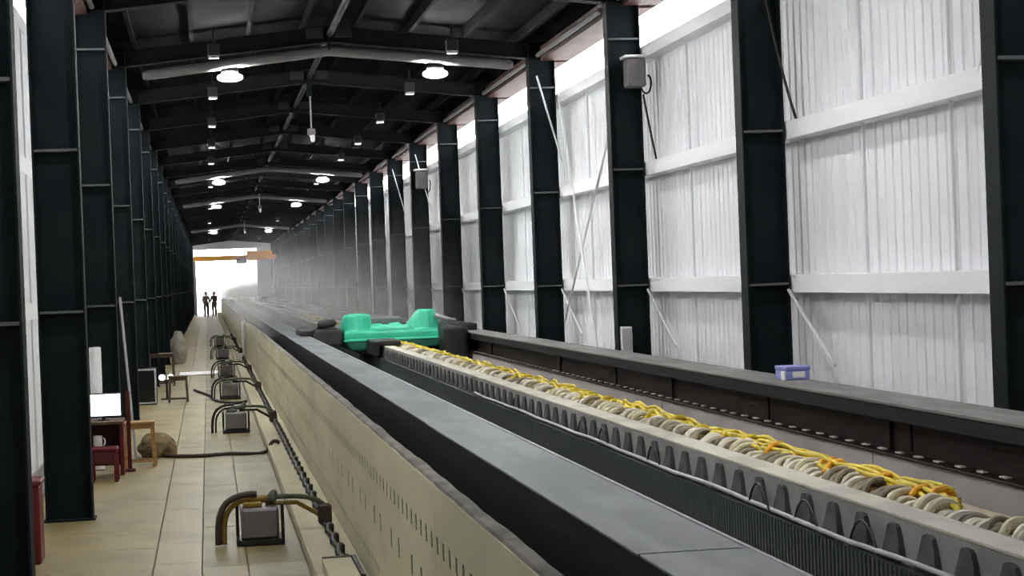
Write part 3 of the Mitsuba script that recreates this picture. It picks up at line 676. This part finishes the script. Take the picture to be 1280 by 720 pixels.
# ---------------------------------------------------------------- two people at the far end
def person(x, y, yaw, label, ma, mb, arm):
    t = thing('person', label, 'person', 'people at the far end')
    R = lambda p: (x + p[0] * math.cos(yaw) - p[1] * math.sin(yaw), y + p[0] * math.sin(yaw) + p[1] * math.cos(yaw), p[2])
    J = dict(head=(0, -.03, 1.62), crown=(0, -.005, 1.67), chin=(0, -.06, 1.54), neck=(0, 0, 1.46), chest=(0, .01, 1.28), waist=(0, 0, 1.05), hip=(0, 0, .92))
    def bones(bs, grow=0.0):
        m = None
        for a, ra, b, rb_ in bs:
            k = hull((*R(a), ra + grow), (*R(b), rb_ + grow)); m = k if m is None else m + k
        return m
    sh = [(s * .17, 0, 1.40) for s in (-1, 1)]; el = [(-.25, -.02 - arm * .06, 1.12), (.25, -.02 - arm * .1, 1.12)]; wrs = [(-.23, -.14 - arm * .2, .90 + arm * .18), (.22, -.12 - arm * .22, .92 + arm * .2)]
    hp = [(s * .09, 0, .90) for s in (-1, 1)]; kn = [(s * .11, -.03, .50) for s in (-1, 1)]; an = [(s * .12, .0, .09) for s in (-1, 1)]
    torso = [(J['neck'], .055, J['chin'], .05), (J['head'], .095, J['crown'], .095), (J['chin'], .055, J['head'], .09), (sh[0], .065, sh[1], .065), (J['chest'], .13, J['waist'], .12), (J['waist'], .12, J['hip'], .13), (sh[0], .06, J['chest'], .12), (sh[1], .06, J['chest'], .12), (J['neck'], .055, J['chest'], .1)]
    arms = []; legs = []; hands = []
    for i in (0, 1):
        arms += [(sh[i], .058, el[i], .045), (el[i], .043, wrs[i], .032)]
        w = np.array(wrs[i]); palm = w + np.array([0, -.05, -.06]); hands.append((tuple(w), .028, tuple(palm), .03))
        for f in range(4):
            p0 = palm + np.array([(-.024 + .016 * f), -.01, -.01]); p1 = p0 + np.array([0, -.035, -.035]); p2 = p1 + np.array([0, .0, -.028 - .006 * (f in (1, 2))])
            hands += [(tuple(p0), .009, tuple(p1), .0085), (tuple(p1), .0085, tuple(p2), .008)]
        s = 1 if i == 0 else -1
        hands.append((tuple(w + np.array([s * .02, -.03, -.03])), .011, tuple(w + np.array([s * .05, -.06, -.06])), .009))
        legs += [(hp[i], .085, kn[i], .06), (kn[i], .06, an[i], .042)]
        hands.append(((an[i][0], .03, .035), .033, (an[i][0], -.15, .03), .028))
        hands.append((an[i], .042, (an[i][0], .03, .045), .04))
    face = [((0, -.125, 1.62), .016, (0, -.118, 1.585), .02), ((-.1, 0, 1.62), .018, (-.1, 0, 1.59), .014), ((.1, 0, 1.62), .018, (.1, 0, 1.59), .014)]
    put(f'{t}__body', mm(bones(torso + arms + legs + hands + face)), 'm_skin', smooth=40)
    put(f'{t}__jacket', mm(bones([b for b in torso[3:-1]] + arms, .016)), ma, smooth=40)
    put(f'{t}__trousers', mm(bones([((-.07, 0, .93), .13, (.07, 0, .93), .13)] + legs, .016)), mb, smooth=40)
    put(f'{t}__hair', mm(hull((*R((0, .015, 1.69)), .10), (*R((0, .05, 1.63)), .075)) ), 'm_hair', smooth=40)
    for i in (0, 1):
        put(f'{t}__shoe', mm(hull((*R((an[i][0], .03, .04)), .042), (*R((an[i][0], -.16, .036)), .036))), 'm_black', smooth=40)
    for s in (-1, 1): put(f'{t}__eye', mm(hull((*R((s * .035, -.118, 1.635)), .010), (*R((s * .038, -.118, 1.635)), .010))), 'm_black')
    put(f'{t}__mouth', mm(hull((*R((-.022, -.112, 1.553)), .007), (*R((.022, -.112, 1.553)), .007))), 'm_red_dark')
person(-.18, 146.0, .35, 'person in olive jacket standing left of the other at the far end', 'm_cloth_a', 'm_cloth_b', .4)
person(.42, 147.5, -.5, 'person in dark clothes standing right of the other at the far end', 'm_cloth_b', 'm_cloth_a', 1.0)

# ---------------------------------------------------------------- dust trail behind the sled
nx, ny, nz = 12, 64, 14
gx, gy, gz = np.meshgrid((np.arange(nx) + .5) / nx, (np.arange(ny) + .5) / ny, (np.arange(nz) + .5) / nz, indexing='ij')
P_ = np.stack([gx * 3, gy * 9, gz * 2.5], -1)
den = (.35 + 1.1 * meshkit.fbm(P_, 4, 5))
den *= np.clip(gx / .12, 0, 1) * np.clip((1 - gx) / .1, 0, 1) * np.clip(gy / .08, 0, 1) * np.clip((1 - gy) / .25, 0, 1) * np.clip(gz / .05, 0, 1) * np.clip((1 - gz) / .8, 0, 1) ** 2.2
den = np.ascontiguousarray(den.transpose(2, 1, 0)[..., None].astype(np.float32))
DX0, DX1, DY0, DY1, DZ0, DZ1 = .6, 5.0, 35.5, 125.0, 1.0, 3.9
tr = T().translate([DX0, DY0, DZ0]).scale([DX1 - DX0, DY1 - DY0, DZ1 - DZ0])
scene['dust_cloud'] = {'type': 'cube', 'to_world': T().translate([(DX0 + DX1) / 2, (DY0 + DY1) / 2, (DZ0 + DZ1) / 2]).scale([(DX1 - DX0) / 2, (DY1 - DY0) / 2, (DZ1 - DZ0) / 2]),
                       'bsdf': {'type': 'null'},
                       'interior': {'type': 'heterogeneous', 'albedo': rgb(.96, .96, .95), 'scale': .085, 'sigma_t': {'type': 'gridvolume', 'grid': mi.VolumeGrid(den), 'to_world': tr}}}
labels['dust_cloud'] = {'label': 'pale grey dust trail hanging over the track behind the green sled', 'category': 'dust', 'kind': 'stuff'}
